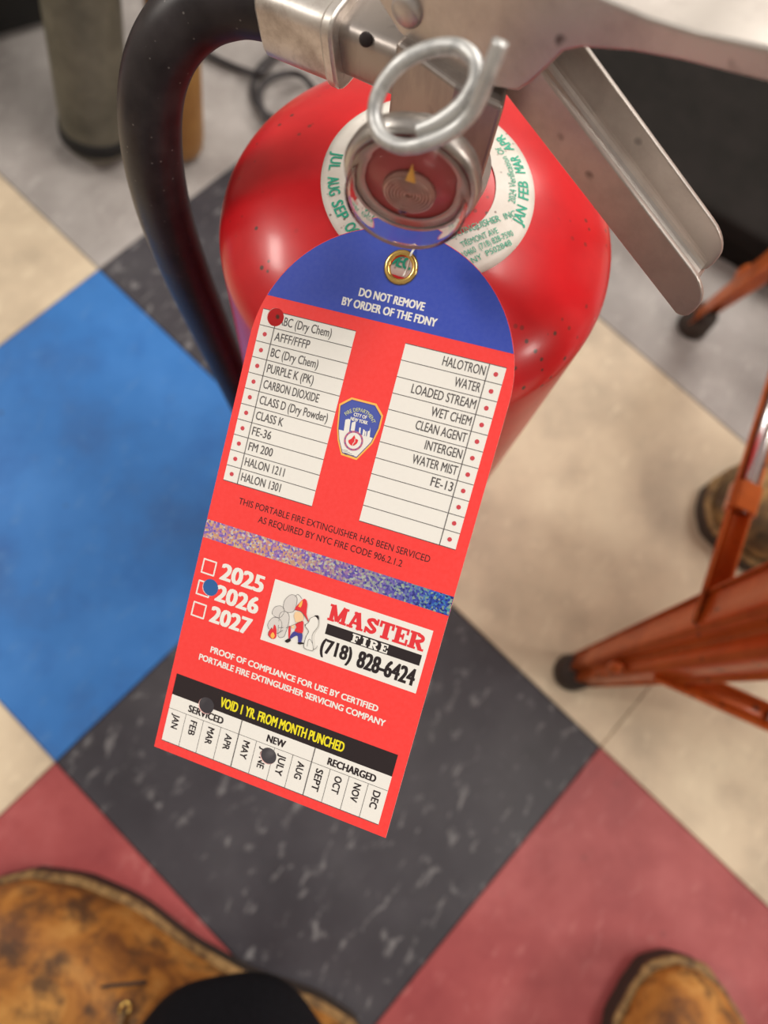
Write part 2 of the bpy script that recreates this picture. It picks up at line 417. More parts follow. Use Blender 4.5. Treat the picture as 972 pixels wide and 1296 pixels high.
# tables
rows = 11; y0, y1 = 3.6, 49.8; rh = (y1 - y0) / rows
lt = printed('agent_table', [rect(-33, y0, -7.1, y1)], I_WHITE, 0, label='white list panel, left')
ln = [seg(-33, y0 + k * rh, -7.1, y0 + k * rh, .18) for k in range(rows + 1)] + [seg(-28.8, y0, -28.8, y1, .22)]
printed('ruled_line', ln, I_LINE, 1, lt)
LT = [('ABC (Dry Chem)', 14.9), ('AFFF/FFFP', 9.9), ('BC (Dry Chem)', 13.4), ('PURPLE K (PK)', 13.2), ('CARBON DIOXIDE', 15.8), ('CLASS D (Dry Powder)', 19.4), ('CLASS K', 7.9), ('FE-36', 5.5), ('FM 200', 7.0), ('HALON 1211', 11.5), ('HALON 1301', 11.5)]
tx = []
for k, (s, wd) in enumerate(LT): tx += text(s, -28.1 + (.0 if k else 0), -28.1 + wd, y0 + (k + 1) * rh - 1.15, 2.2, .012)
printed('lettering', tx, I_LINE, 1, lt)
printed('red_dot', [circ(-31, y0 + (k + .5) * rh, .58, 16) for k in range(1, rows)], I_DOT, 1, lt)
rt = printed('agent_table', [rect(6.2, y0, 32.1, y1)], I_WHITE, 0, label='white list panel, right')
ln = [seg(6.2, y0 + k * rh, 32.1, y0 + k * rh, .18) for k in range(rows + 1)] + [seg(27.9, y0, 27.9, y1, .22)]
printed('ruled_line', ln, I_LINE, 1, rt)
RT = [('HALOTRON', 10.8), ('WATER', 6.6), ('LOADED STREAM', 16.6), ('WET CHEM', 10.3), ('CLEAN AGENT', 13.2), ('INTERGEN', 9.6), ('WATER MIST', 11.8), ('FE-13', 5.7)]
tx = []
for k, (s, wd) in enumerate(RT): tx += text(s, 27.3 - wd, 27.3, y0 + (k + 1) * rh - 1.15, 2.3, .012)
printed('lettering', tx, I_LINE, 1, rt)
printed('red_dot', [circ(30, y0 + (k + .5) * rh, .58, 16) for k in range(rows)], I_DOT, 1, rt)
printed('lettering', text('THIS PORTABLE FIRE EXTINGUISHER HAS BEEN SERVICED', -27.2, 26.6, 54.9, 1.75) + text('AS REQUIRED BY NYC FIRE CODE 906.2.1.2', -20.6, 20.0, 58.1, 1.75), I_BLACK, 0, label='black printed line')
printed('glitter_strip', [rect(-34.95, 61.4, 34.95, 66.5)], I_HOLO, 0, label='holographic glitter strip')
# emblem
A_ = ((.018759, .004832, -11.765236), (-.004932, .017942, 19.338235))
def em(p): return (A_[0][0] * p[0] + A_[0][1] * p[1] + A_[0][2], A_[1][0] * p[0] + A_[1][1] * p[1] + A_[1][2])
sh = [em(p) for p in ((385, 138), (722, 228), (812, 388), (770, 560), (668, 770), (450, 995), (238, 925), (190, 720), (183, 560), (215, 225))]
cx_, cy_ = -.6, 27.0
def shrink(P, k): return [(cx_ + (x - cx_) * k, cy_ + (y - cy_) * k) for x, y in P]
eb = printed('fire_department_emblem', tess(sh), I_ORANGE, 0, label='small blue, white and gold shield emblem')
printed('emblem_field', tess(shrink(sh, .93)), I_NAVY, 1, eb); printed('emblem_field', tess(shrink(sh, .90)), I_EBLUE, 2, eb)
lo = shrink(sh, .90); low = clip_half(lo, em((205, 575)), em((690, 695)), True); low2 = clip_half(lo, em((205, 575)), em((690, 695)), False)
def ymean(P): return sum(p[1] for p in P) / len(P)
low = low if ymean(low) > ymean(low2) else low2
printed('emblem_field', tess(low), I_WHITE, 3, eb)
tw = []
for q in (((300, 440), (345, 430), (325, 610), (278, 595)), ((345, 430), (372, 445), (350, 612), (325, 610)), ((390, 480), (445, 462), (425, 600), (372, 590)), ((490, 550), (512, 550), (505, 640), (480, 640)), ((545, 570), (570, 590), (560, 660), (530, 655)), ((572, 600), (590, 600), (580, 690), (565, 690)), ((605, 600), (640, 590), (630, 700), (588, 695)), ((628, 600), (642, 545), (640, 600), (635, 610))):
    tw += tess([em(p) for p in q])
printed('emblem_skyline', tw, I_WHITE, 4, eb)
cc = em((412, 730)); R_ = 2.55
printed('emblem_ring', [circ(*cc, R_, 36)], I_ROSE, 5, eb); printed('emblem_ring', [circ(*cc, R_ - .5, 36)], I_WHITE, 6, eb)
fl = [em(p) for p in spline2([(425, 655), (440, 700), (475, 720), (455, 770), (400, 800), (350, 765), (345, 725), (385, 700)], 4, True)]
printed('emblem_flame', tess(fl), I_LOGORED, 7, eb)
printed('emblem_flame', stroke([em(p) for p in ((432, 700), (430, 745), (405, 770), (398, 800))], .16), I_WHITE, 8, eb)
ring = []
for k in range(12):
    a = 2 * pi * k / 12; ring += [circ(cc[0] + (R_ - .25) * cos(a), cc[1] + (R_ - .25) * sin(a), .16, 6)]
printed('emblem_ring', ring, I_EBLUE, 7, eb)
for k in range(4): printed('emblem_line', [seg(*em((250 + 12 * k, 850 + 22 * k)), *em((330 + 30 * k, 868 + 22 * k)), .08)], I_LINE, 4, eb)
def arctext(s, cx, cy, R, a0, a1, cap, bold):
    T = text(s, 0, 1, 0, cap, bold); out = []
    return [[(cx + (R - y) * sin(a0 + (a1 - a0) * x), cy - (R - y) * cos(a0 + (a1 - a0) * x)) for x, y in t] for t in T]
et = arctext('FIRE DEPARTMENT', -.45, 27.1, 4.2, -.98, 1.02, .95, 0.0)
printed('lettering', et, I_PALEY, 5, eb)
printed('lettering', text('CITY OF', -2.2, 1.4, 24.3, .9, .05) + text('NEW YORK', -2.75, 2.0, 25.55, .9, .05), I_WHITE, 5, eb)
# years
bx = []
for y in (72.0, 78.2, 84.4):
    bx += stroke([(-33.1, y + .2), (-29.4, y + .2), (-29.4, y + 4.0), (-33.1, y + 4.0)], .42, True)
printed('tick_box', bx, I_WHITE, 0)
printed('lettering', text('2025', -27.6, -14.6, 76.3, 4.6, .062) + text('2026', -27.6, -14.6, 82.4, 4.6, .062) + text('2027', -27.7, -15.3, 88.6, 4.6, .062), I_WHITE, 0, label='large white year number')
# company panel
lp = printed('company_panel', [rect(-12, 71.4, 32.3, 88.6)], I_WHITE, 0, label='white company logo panel')
def slab(ch, x, y, w_, h_, t):
    s = t * .48; out = []
    def R4(a, b, c, d): out.append(rect(x + a * w_, y + b * h_, x + c * w_, y + d * h_))
    tw_ = t / w_; sh_ = s / h_
    if ch == 'M':
        out.append(rect(x + .08 * w_, y, x + .08 * w_ + t * .85, y + h_)); out.append(rect(x + .92 * w_ - t * .85, y, x + .92 * w_, y + h_))
        out.append(seg(x + .2 * w_, y, x + .5 * w_, y + h_ * .93, t * .8)); out.append(seg(x + .8 * w_, y, x + .5 * w_, y + h_ * .93, t * .8))
        R4(0, 1 - sh_, .36, 1); R4(.62, 1 - sh_, 1, 1); R4(0, 0, .25, sh_); R4(.75, 0, 1, sh_)
    if ch == 'A':
        out.append(seg(x + .48 * w_, y, x + .17 * w_, y + h_, t * .62)); out.append(seg(x + .52 * w_, y, x + .80 * w_, y + h_, t)); R4(.25, .58, .75, .74); R4(0, 1 - sh_, .38, 1); R4(.58, 1 - sh_, 1, 1); R4(.3, 0, .65, sh_)
    if ch == 'S':
        out.extend(stroke(spline2([(x + .80 * w_, y + .28 * h_), (x + .55 * w_, y + .13 * h_), (x + .22 * w_, y + .26 * h_), (x + .45 * w_, y + .47 * h_), (x + .78 * w_, y + .68 * h_), (x + .55 * w_, y + .87 * h_), (x + .18 * w_, y + .74 * h_)], 5), t * .74))
        out.append(rect(x + .80 * w_, y, x + .95 * w_, y + .38 * h_)); out.append(rect(x + .05 * w_, y + .62 * h_, x + .2 * w_, y + h_))
    if ch == 'T':
        out.append(rect(x + .5 * w_ - t * .55, y, x + .5 * w_ + t * .55, y + h_)); R4(0, 0, 1, sh_ * 1.1); R4(0, 0, .17, .38); R4(.83, 0, 1, .38); R4(.2, 1 - sh_, .8, 1)
    if ch in 'EF':
        out.append(rect(x + .12 * w_, y, x + .12 * w_ + t, y + h_)); R4(0, 0, .97, sh_); R4(.82, 0, .97, .36); R4(.2, .43, .7, .6); R4(.58, .33, .7, .7)
        if ch == 'E': R4(0, 1 - sh_, 1, 1); R4(.85, .62, 1, 1)
        else: R4(0, 1 - sh_, .6, 1)
    if ch == 'R':
        out.append(rect(x + .1 * w_, y, x + .1 * w_ + t, y + h_)); R4(0, 0, .6, sh_); R4(0, 1 - sh_, .5, 1)
        out.extend(stroke(spline2([(x + .5 * w_, y + .11 * h_), (x + .80 * w_, y + .2 * h_), (x + .80 * w_, y + .4 * h_), (x + .48 * w_, y + .53 * h_)], 4), t * .7)); R4(.2, .46, .55, .6)
        out.append(seg(x + .5 * w_, y + .5 * h_, x + .82 * w_, y + .95 * h_, t * .85)); R4(.66, 1 - sh_, 1.02, 1)
    if ch == 'I':
        out.append(rect(x + .5 * w_ - t * .5, y, x + .5 * w_ + t * .5, y + h_)); R4(.0, 0, 1, sh_); R4(0, 1 - sh_, 1, 1)
    return out
ms = []; X = 4.6
for ch, wd in zip('MASTER', (5.4, 4.7, 3.9, 4.1, 4.1, 4.4)): ms += slab(ch, X, 73.0, wd - .16, 4.5, 1.3); X += wd
printed('lettering', ms, I_LOGORED, 1, lp, label='red slab lettering')
printed('black_bar', [rect(5.0, 78.4, 31.2, 81.3)], I_BLACK, 1, lp)
fr = []; X = 12.3
for ch, wd in zip('FIRE', (2.7, 1.9, 2.8, 2.6)): fr += slab(ch, X, 78.75, wd - .45, 2.3, .72); X += wd + .15
printed('lettering', fr, I_WHITE, 2, lp)
printed('lettering', text('(718)', 4.7, 13.6, 86.4, 3.9, .045) + text('828-6424', 15.2, 31.1, 87.0, 4.5, .045), I_BLACK, 1, lp, label='bold black phone number')
# little drawing on the panel: smoke, fire, a firefighter with a hose, a spotted dog
B_ = ((.020647, .005286, -14.239074), (-.006829, .020116, 75.031375))
def cp(p): return (B_[0][0] * p[0] + B_[0][1] * p[1] + B_[0][2], B_[1][0] * p[0] + B_[1][1] * p[1] + B_[1][2])
def shp(pts, closed=True, n=4): return [cp(p) for p in spline2(list(pts), n, closed)]
def art(fills, lines, w=.11, layer=1):
    for k, (m, pts) in enumerate(fills): printed('drawing', tess(shp(pts)), m, layer + (k + 1) * .25, lp)
    if lines: printed('drawing', sum([stroke(shp(q, cl), w) for q, cl in lines], []), I_LINE, layer + (len(fills) + 1) * .25 + .3, lp)
puffs = [[(250, 260), (265, 150), (345, 75), (420, 100), (420, 200), (380, 290), (300, 300)], [(105, 330), (125, 245), (195, 215), (250, 240), (260, 300), (200, 370)], [(60, 520), (45, 450), (110, 370), (190, 380), (230, 450), (200, 560), (120, 570)], [(190, 420), (205, 320), (265, 285), (320, 330), (320, 430), (280, 560), (250, 620), (180, 610)]]
smoke_fill = [(I_GREYF, p) for p in puffs]
art(smoke_fill, [(p, True) for p in puffs] + [([(400, 100), (440, 70), (490, 125)], False)], .10, 1)
art([(I_LOGORED, [(95, 645), (50, 600), (55, 550), (95, 500), (110, 520), (130, 460), (155, 500), (158, 600), (140, 640)]), (I_ORANGE, [(95, 635), (80, 600), (110, 560), (135, 600), (120, 635)])], [([(95, 645), (50, 600), (60, 550), (95, 500)], False)], .09, 3)
art([(I_NAVY, [(400, 545), (495, 575), (480, 700), (445, 695), (430, 600), (330, 650), (350, 590)]), (I_BLACK, [(270, 670), (330, 635), (345, 670), (300, 695)]), (I_BLACK, [(440, 690), (500, 690), (520, 705), (450, 715)]),
     (I_LOGORED, [(410, 450), (500, 410), (510, 480), (495, 570), (400, 545), (420, 490)]), (I_LOGORED, [(320, 490), (345, 490), (335, 620), (318, 630)]), (I_SKIN, [(390, 340), (420, 290), (500, 320), (505, 400), (420, 430), (400, 390)]),
     (I_LOGORED, [(400, 265), (450, 190), (525, 125), (562, 190), (550, 320), (580, 420), (540, 370), (480, 290)]), (I_ORANGE, [(440, 240), (470, 175), (500, 150), (490, 210), (465, 250)]), (I_SKIN, [(355, 480), (390, 465), (395, 500), (370, 510)])],
    [([(285, 500), (350, 475), (500, 410)], False), ([(400, 265), (480, 290), (540, 365), (575, 425)], False), ([(415, 545), (495, 572)], False), ([(195, 500), (250, 495)], False), ([(190, 570), (245, 530)], False)], .1, 5)
art([(I_WHITE, [(655, 350), (600, 380), (580, 430), (535, 470), (580, 540), (545, 620), (520, 750), (640, 780), (640, 600), (700, 480), (700, 400)]), (I_BLACK, [(655, 345), (705, 345), (705, 410), (665, 400)]), (I_BLACK, [(530, 455), (545, 460), (538, 480)])],
    [([(655, 350), (600, 380), (580, 430), (535, 470), (580, 545), (545, 620), (520, 750), (600, 790), (640, 780), (625, 600), (700, 480), (705, 400)], False), ([(560, 740), (575, 660), (600, 650), (630, 700)], False), ([(640, 780), (680, 760), (690, 730)], False)], .1, 8)
# compliance text and month table
printed('lettering', text('PROOF OF COMPLIANCE FOR USE BY CERTIFIED', -25.2, 24.0, 96.8, 1.75, .05) + text('PORTABLE FIRE EXTINGUISHER SERVICING COMPANY', -28, 26.8, 99.9, 1.75, .05), I_WHITE, 0, label='small white bold print')
bb = printed('black_band', [rect(-33.3, 105.9, 32.2, 112.1)], I_BLACK, 0, label='black band with yellow print')
printed('lettering', text('VOID 1 YR. FROM MONTH PUNCHED', -18.8, 18.0, 110.6, 2.8, .035), I_YELLOW, 1, bb)
mt = printed('month_table', [rect(-33.2, 112.1, 32.2, 126)], I_WHITE, 0, label='white month panel')
mw = 65.4 / 12
ln = [seg(-33.2, 116.2, 32.2, 116.2, .13)] + [seg(-33.2 + k * mw, 116.2, -33.2 + k * mw, 126, .13) for k in range(1, 12) if k % 4] + [seg(-33.2 + k * mw, 112.1, -33.2 + k * mw, 126, .26) for k in (4, 8)] + [seg(-33.2, 126, 32.2, 126, .2)]
printed('ruled_line', ln, I_LINE, 1, mt)
tx = text('SERVICED', -27.5, -16.6, 115.3, 2.05, .055) + text('NEW', -3.3, 2.2, 115.3, 2.05, .055) + text('RECHARGED', 14.6, 28.4, 115.3, 2.05, .055)
for k, (s, l_) in enumerate(zip(('JAN', 'FEB', 'MAR', 'APR', 'MAY', 'JUNE', 'JULY', 'AUG', 'SEPT', 'OCT', 'NOV', 'DEC'), (4.3, 4.3, 5, 4.6, 5.2, 6, 6, 5, 6.4, 5, 5.2, 5))):
    xc = -33.2 + (k + .5) * mw
    t0 = text(s, 0, l_, 0, 2.0, 0.035)
    tx += xf(t0, lambda x, y: (xc - .9 - y - .05, 117.3 + x))
printed('lettering', tx, I_BLACK, 1, mt)
# grommet and tie
gm = []
for k in range(9):
    a = pi * k / 8; gm.append((3.55 + .75 * cos(a), .35 + .55 * sin(a)))
gm = [(r / 1000, z / 1000) for r, z in ([(4.4, .19)] + gm + [(2.8, -.5), (3.3, -.7), (4.3, -.25)])]
v, f = lathe_vf(gm, 48, Matrix.Translation((GROM[0] / 1000, -GROM[1] / 1000, 0)), cap=False)
tag(link('grommet', fixnormals(me_from(v, f)), M_BRASS, tagroot), 'round brass grommet')
# cable tie: thin clear strand from the grommet up behind the gauge
tie = [(.9, 12.2, -1.2), (1.4, 15.0, -1.6), (1.9, 17.0, .6), (2.2, 18.2, 1.0), (2.6, 22, -1.5), (2.5, 30, -2.8)]
v, f = tube_vf(catmull([(a / 1000, b / 1000, c / 1000) for a, b, c in tie], 6), .00028, 8)
link('cable_tie', me_from(v, f), mat('clear plastic', (.85, .83, .8), .25), tagroot)

# ------------------------------------------------------------------ fire extinguisher
EX, EY = .0322, .1516
ext = empty('fire_extinguisher', (EX, EY, 0))
tag(ext, 'red fire extinguisher with silver handle and black hose standing on the tile floor', 'fire extinguisher')
ER, EZ, EH = .065, .4048, .0297
def domez(r): return EZ + EH * sqrt(max(0, 1 - (r / ER) ** 2))
prof = [(0, .008), (.045, .006), (.056, 0), (.060, 0), (.0625, .004), (.064, .014), (ER, .022), (ER, .10), (ER, .2), (ER, .3), (ER, EZ - .012), (ER, EZ)]
prof += [(ER * cos(a), EZ + EH * sin(a)) for a in [pi / 2 * k / 18 for k in range(1, 18)] if ER * cos(a) > .012]
prof += [(.0115, domez(.0115)), (.0115, .4405), (0, .4405)]
v, f = lathe_vf(prof, 128, cap=False); tank = autosmooth(link('tank', me_from(v, f), M_RED, ext), 50)
v, f = lathe_vf([(.0, .4385), (.0165, .4385), (.0165, .4420), (.0135, .4440), (.0125, .4480), (.0125, .4680), (0, .4680)], 48, cap=False)
autosmooth(link('neck_collar', me_from(v, f), M_BRASS_OLD, ext))
# verification collar label, following the dome
def dome_pt(x, y, e=.0003):
    return Vector((x, y, domez(math.hypot(x, y)) + e))
RI, RO = .0198, .0322
V = []; Fc = []; nr = 6; na = 120
def label_mat():
    m = mat('off white plastic label', (.80, .76, .70), .5); q = N(m); p = q.coord(); v_ = q.voro(p, 420); k = q.noise(p, 90, 3)
    sp = q.mix(q.ramp(k, [(.5, g3(0)), (.58, g3(1))]), g3(0), q.ramp(v_, [(.12, g3(1)), (.2, g3(0))]))
    q.base(q.mix(sp, q.ramp(q.noise(p, 60, 4), [(.35, (.70, .64, .57)), (.6, (.84, .80, .74))]), (.25, .2, .16))); return m
for i in range(nr + 1):
    r = RI + (RO - RI) * i / nr
    for k in range(na):
        a = 2 * pi * k / na; V.append(dome_pt(r * cos(a), r * sin(a), .0004))
for i in range(nr):
    for k in range(na): Fc.append((i * na + k, (i + 1) * na + k, (i + 1) * na + (k + 1) % na, i * na + (k + 1) % na))
n = len(V)
for k in range(na):
    a = 2 * pi * k / na; V.append(dome_pt((RO + .00005) * cos(a), (RO + .00005) * sin(a), -.0002))
for k in range(na): Fc.append((nr * na + k, n + k, n + (k + 1) % na, nr * na + (k + 1) % na))
vc = link('verification_collar', me_from(V, Fc), label_mat(), ext)
vc['label'] = 'round off-white label ring with green print'
def sub(tris, depth=1):
    for _ in range(depth):
        o_ = []
        for a, b, c in tris:
            ab = ((a[0] + b[0]) / 2, (a[1] + b[1]) / 2); bc = ((b[0] + c[0]) / 2, (b[1] + c[1]) / 2); ca = ((c[0] + a[0]) / 2, (c[1] + a[1]) / 2)
            o_ += [[a, ab, ca], [ab, b, bc], [ca, bc, c], [ab, bc, ca]]
        tris = o_
    return tris
def ringtext(s, r, acen, wd, cap, bold):
    T = sub(text(s, -wd / 2, wd / 2, 0, cap, bold)); out = []
    for t in T:
        q = []
        for x, y in t:
            rr = r + y; a = acen + x / r; q.append((rr * cos(a), rr * sin(a)))
        out.append(q)
    return out
gt = []
mm = .001
def px_polar(px, py):
    q = at(px, py, .431); return q.x - EX, q.y - EY
for s, p in (('JAN', (650, 272)), ('FEB', (656, 243)), ('MAR', (650, 212)), ('APR', (638, 184))):
    x, y = px_polar(*p); gt += ringtext(s, .0302, atan2(y, x), .0068, .0033, .03)
for s, p in (('JUL', (417, 205)), ('AUG', (423, 238)), ('SEP', (432, 268)), ('OCT', (449, 296))):
    x, y = px_polar(*p); gt += ringtext(s, .0302, atan2(y, x), .0068, .0033, .03)
for a, s in zip((63, 80, 97), ('MAY', 'JUN', '')):
    if s: gt += ringtext(s, .0302, rad(a), .0068, .0033, .03)
x, y = px_polar(478, 330); gt += ringtext('NOV', .0302, atan2(y, x), .0068, .0033, .03)
x, y = px_polar(503, 340); gt += ringtext('DEC', .0302, atan2(y, x), .0072, .0036, .05)
x, y = px_polar(641, 226); gt += ringtext('2024 Verification Of', .0262, atan2(y, x), .021, .0022, .0)
def linetext(s, p, q, cap, bold, s_=0):
    a = Vector(px_polar(*p)); b = Vector(px_polar(*q)); d = b - a; l = d.length; d.normalize(); nn = Vector((-d.y, d.x))
    return [[tuple(a + d * x_ + nn * (-y_)) for x_, y_ in t] for t in sub(text(s, 0, l, 0, cap, bold))]
gt += linetext('EXTINGUISHER  INC', (570, 309), (653, 277), .0020, .0)
gt += linetext('TREMONT AVE', (584, 319), (630, 299), .0018, .0)
gt += linetext('10460  (718) 828-7590', (586, 330), (650, 300), .0018, .0)
gt += linetext('NY  P502848', (598, 336), (648, 311), .0017, .0)
g = G()
for gi, t in enumerate(gt):
    # glyph front must face up
    a, b, c = t; A = (b[0] - a[0]) * (c[1] - a[1]) - (b[1] - a[1]) * (c[0] - a[0])
    if A < 0: t = [a, c, b]
    if max(math.hypot(*p) for p in t) < RO: g.add([dome_pt(p[0], p[1], .00055 + .0001 * gi / len(gt)) for p in t], [(0, 1, 2)])
g.build('lettering', I_GREEN, vc, smooth=False)

# handle frame: d along the handle, s towards its near side
AZ = rad(-38); DV = Vector((cos(AZ), sin(AZ), 0)); SV = Vector((sin(AZ), -cos(AZ), 0)); AX = Vector((EX, EY, 0))
def hp_(d, z, off): return DV * d + SV * off + Vector((0, 0, z))      # relative to extinguisher origin
def on_plane(px, py, off):
    d = ray(px, py); t = ((AX + SV * off - CAM).dot(SV)) / d.dot(SV); w_ = CAM + d * t - AX; return w_.dot(DV), w_.z
# valve block
a0 = at(500, 52, .486) - AX; b0 = at(632, 150, .486) - AX
e = (b0 - a0).normalized(); nb = Vector((-e.y, e.x, 0))
if nb.dot(Vector((1, 1, 0))) < 0: nb = -nb
foot = [a0, a0 + e * ((b0 - a0).length * .58) - nb * .0, b0 - e * .001 + nb * .003, b0 - e * .008 + nb * .016, a0 + nb * .019]
g = G(); g.add(*prism_vf([Vector((q.x, q.y, 0)) for q in foot], Vector((0, 0, .461)), Vector((0, 0, .486))))
vb = g.build('valve_body', M_BRASS_OLD, ext, smooth=False); fixnormals(vb.data); bevel(vb, .0012, 3)
# gauge
gp = atd(513, 256, .151) - AX
gaz, gel = rad(-105), rad(3)
gn = Vector((cos(gaz) * cos(gel), sin(gaz) * cos(gel), sin(gel)))
gx = Vector((0, 0, 1)).cross(gn).normalized(); gy = gn.cross(gx)
GM = Matrix((gx, gy, gn)).transposed().to_4x4() @ Matrix.Scale(.87, 4); GM.translation = gp
gr = .0142
case = [(0, -.0215), (.006, -.0215), (.006, -.012), (.0148, -.0115), (.0162, -.0100), (.0168, -.0075), (.0162, -.0056), (.0152, -.0048), (.0144, -.0050), (.0141, -.0062), (0, -.0062)]
v, f = lathe_vf(case, 64, cap=False); gc = link('pressure_gauge', fixnormals(me_from(v, f)), M_CHROME, ext); autosmooth(gc, 60)
gc.matrix_local = GM; gc['label'] = 'round steel gauge with clear domed lens'
v, f = lathe_vf([(0, -.0061), (.0139, -.0061), (.0139, -.0058), (0, -.0058)], 48, cap=False); link('dial_face', fixnormals(me_from(v, f)), M_DIAL, gc)
v, f = lathe_vf([(.0112, -.0056), (.0134, -.0050), (.0134, -.0058), (.0112, -.0058)], 48, cap=False); link('dial_ring', fixnormals(me_from(v, f)), M_DIALG, gc)
sp = [Vector(((.0006 + .0056 * t) * cos(t * 14 * pi), (.0006 + .0050 * t) * sin(t * 14 * pi) - .0022, -.0043)) for t in [k / 420 for k in range(421)]]
v, f = tube_vf(sp, .00020, 6); link('bourdon_coil', me_from(v, f), M_COIL, gc)
v, f = lathe_vf([(0, -.0056), (.0066, -.0056), (.0064, -.0046), (0, -.0046)], 40, Matrix.Translation((0, -.0022, 0)), cap=False); link('coil_plate', fixnormals(me_from(v, f)), mat('coil plate', (.42, .24, .20), .4, .5), gc)
g = G(); g.add(*prism_vf([Vector(p) for p in ((-.0012, .0030, 0), (.0012, .0028, 0), (-.0002, .0080, 0))], Vector((0, 0, -.0040)), Vector((0, 0, -.0035))))
link('needle', g.mesh(), M_NEEDLE, gc, smooth=False)
lens = [(.0146, -.0052), (.0146, -.0046), (.0146, .0002)] + [(.0128 + .0018 * cos(a), .0002 + .0020 * sin(a)) for a in [pi / 2 * k / 8 for k in range(1, 9)]] + [(.0128 * (1 - k / 8), .0022 + .0008 * (1 - (1 - k / 8) ** 2)) for k in range(1, 9)]
inner = [(r_ * .945, z_ - .0007) for r_, z_ in lens[::-1][:-2]] + [(.0138, -.0052), (.0146, -.0052)]
v, f = lathe_vf(lens + inner, 64, cap=False); lo_ = link('gauge_lens', fixnormals(me_from(v, f)), M_GLASS, gc); lo_['label'] = 'clear domed plastic lens'
# carrying handle: steel channel open upwards
OFH = .0075
def hq(px, py, off=OFH): return on_plane(px, py, off)
L0 = hq(688, 96); L1 = hq(780, 225); L2 = hq(897, 370)
dT = L2[0]
def rimz(d): # rim height along the channel
    t = (d - L0[0]) / (L2[0] - L0[0]); return L0[1] + (L2[1] - L0[1]) * t
HD = .0125
def flange(off, th, sh=0):
    dT = globals()['dT'] - sh
    d0 = -.012
    top = [(d0, rimz(d0)), (dT - .007, rimz(dT - .007))] + [(dT - .006 + .0065 * sin(a), rimz(dT - .006 + .0065 * sin(a)) - .0055 + .0055 * cos(a)) for a in [pi / 2 * k / 7 for k in range(1, 8)]]
    bot = [(dT + .0005, rimz(dT) - .0085)] + [(dT - .0026 + .0029 * cos(a), rimz(dT) - .0098 - .0027 * sin(a)) for a in [pi / 2 * k / 5 for k in range(1, 6)]] + [(d0, rimz(d0) - HD)]
    poly = [hp_(a, b, 0) for a, b in top + bot]
    return prism_vf(poly, SV * off, SV * (off - th))
g = G(); g.add(*flange(OFH, .0012)); g.add(*flange(-OFH + .0012, .0012, .003))
web = [hp_(-.012, rimz(-.012) - HD, 0), hp_(dT - .006, rimz(dT - .006) - HD, 0), hp_(dT - .003, rimz(dT) - HD + .0006, 0), hp_(dT - .003, rimz(dT) - HD + .0018, 0), hp_(dT - .010, rimz(dT - .01) - HD + .0012, 0), hp_(-.012, rimz(-.012) - HD + .0012, 0)]
g.add(*prism_vf(web, SV * (OFH - .0002), SV * (-OFH + .0002)))
# fillets inside the channel
for sgn in (1, -1):
    P = []
    for k in range(7):
        a = pi / 2 * k / 6; P.append((OFH - .0012 - .003 * (1 - sin(a)), .0012 + .003 * (1 - cos(a))))
    vv = []; n = len(P)
    for d in (-.012, dT - .004):
        for o_, h_ in P: vv.append(hp_(d, rimz(d) - HD + h_, sgn * o_))
    g.add(vv, [(k, k + 1, n + k + 1, n + k) for k in range(n - 1)])
ch = g.build('carrying_handle', M_STEEL, ext, smooth=False); fixnormals(ch.data); bevel(ch, .0004, 2); ch['label'] = 'lower steel channel handle'
# lever: steel channel open downwards with a rivet lobe
OFL = .0125
def lq(px, py): return on_plane(px, py, OFL)
side = [lq(478, 0), lq(505, 42), lq(548, 78), lq(600, 108), lq(655, 116), lq(670, 106), lq(690, 88), lq(712, 66), lq(735, 61), lq(800, 66), lq(860, 77), lq(972, 105), lq(1100, 145)]
ta, tb, tc, td = lq(760, 0), lq(820, 25), lq(880, 43), lq(972, 63)
te = (side[-1][0], side[-1][1] + (td[1] - lq(972, 105)[1]))
side += [te, td, tc, tb, ta, (.012, ta[1] - .0035), (-.004, ta[1] - .006), (-.013, ta[1] - .009), (-.017, ta[1] - .016)]
g = G(); g.add(*prism_vf([hp_(a, b, 0) for a, b in side], SV * OFL, SV * (OFL - .0014))); g.add(*prism_vf([hp_(a, b, 0) for a, b in side], -SV * OFL, -SV * (OFL - .0014)))
topp = [te, td, tc, tb, ta, (.012, ta[1] - .0035), (-.004, ta[1] - .006)]
vv = []
for a, b in topp: vv += [hp_(a, b + .0004, OFL), hp_(a, b + .0004, -OFL)]
vv2 = [x - Vector((0, 0, .0014)) for x in vv]; n = len(vv)
fs = [(2 * k, 2 * k + 1, 2 * k + 3, 2 * k + 2) for k in range(len(topp) - 1)]
g.add(vv + vv2, fs + [tuple(i + n for i in q)[::-1] for q in fs] + [(0, n, n + 1, 1), (n - 2, n - 1, 2 * n - 1, 2 * n - 2)] + [(2 * k, 2 * k + 2, n + 2 * k + 2, n + 2 * k) for k in range(len(topp) - 1)] + [(2 * k + 1, n + 2 * k + 1, n + 2 * k + 3, 2 * k + 3) for k in range(len(topp) - 1)])
lv = g.build('lever', M_STEEL, ext, smooth=False); fixnormals(lv.data); autosmooth(lv, 28); bevel(lv, .0007, 3); lv['label'] = 'upper squeeze lever of pale scuffed steel'
rd, rz_ = lq(516, 12)
RM = Matrix.Translation(hp_(rd, rz_, OFL)) @ SV.to_track_quat('Z', 'Y').to_matrix().to_4x4()
v, f = lathe_vf([(.0038, -.001), (.0038, .0004), (.0034, .0013), (.0024, .0018), (0, .0020)], 32, RM, cap=False); link('rivet', me_from(v, f), M_STEEL, lv)
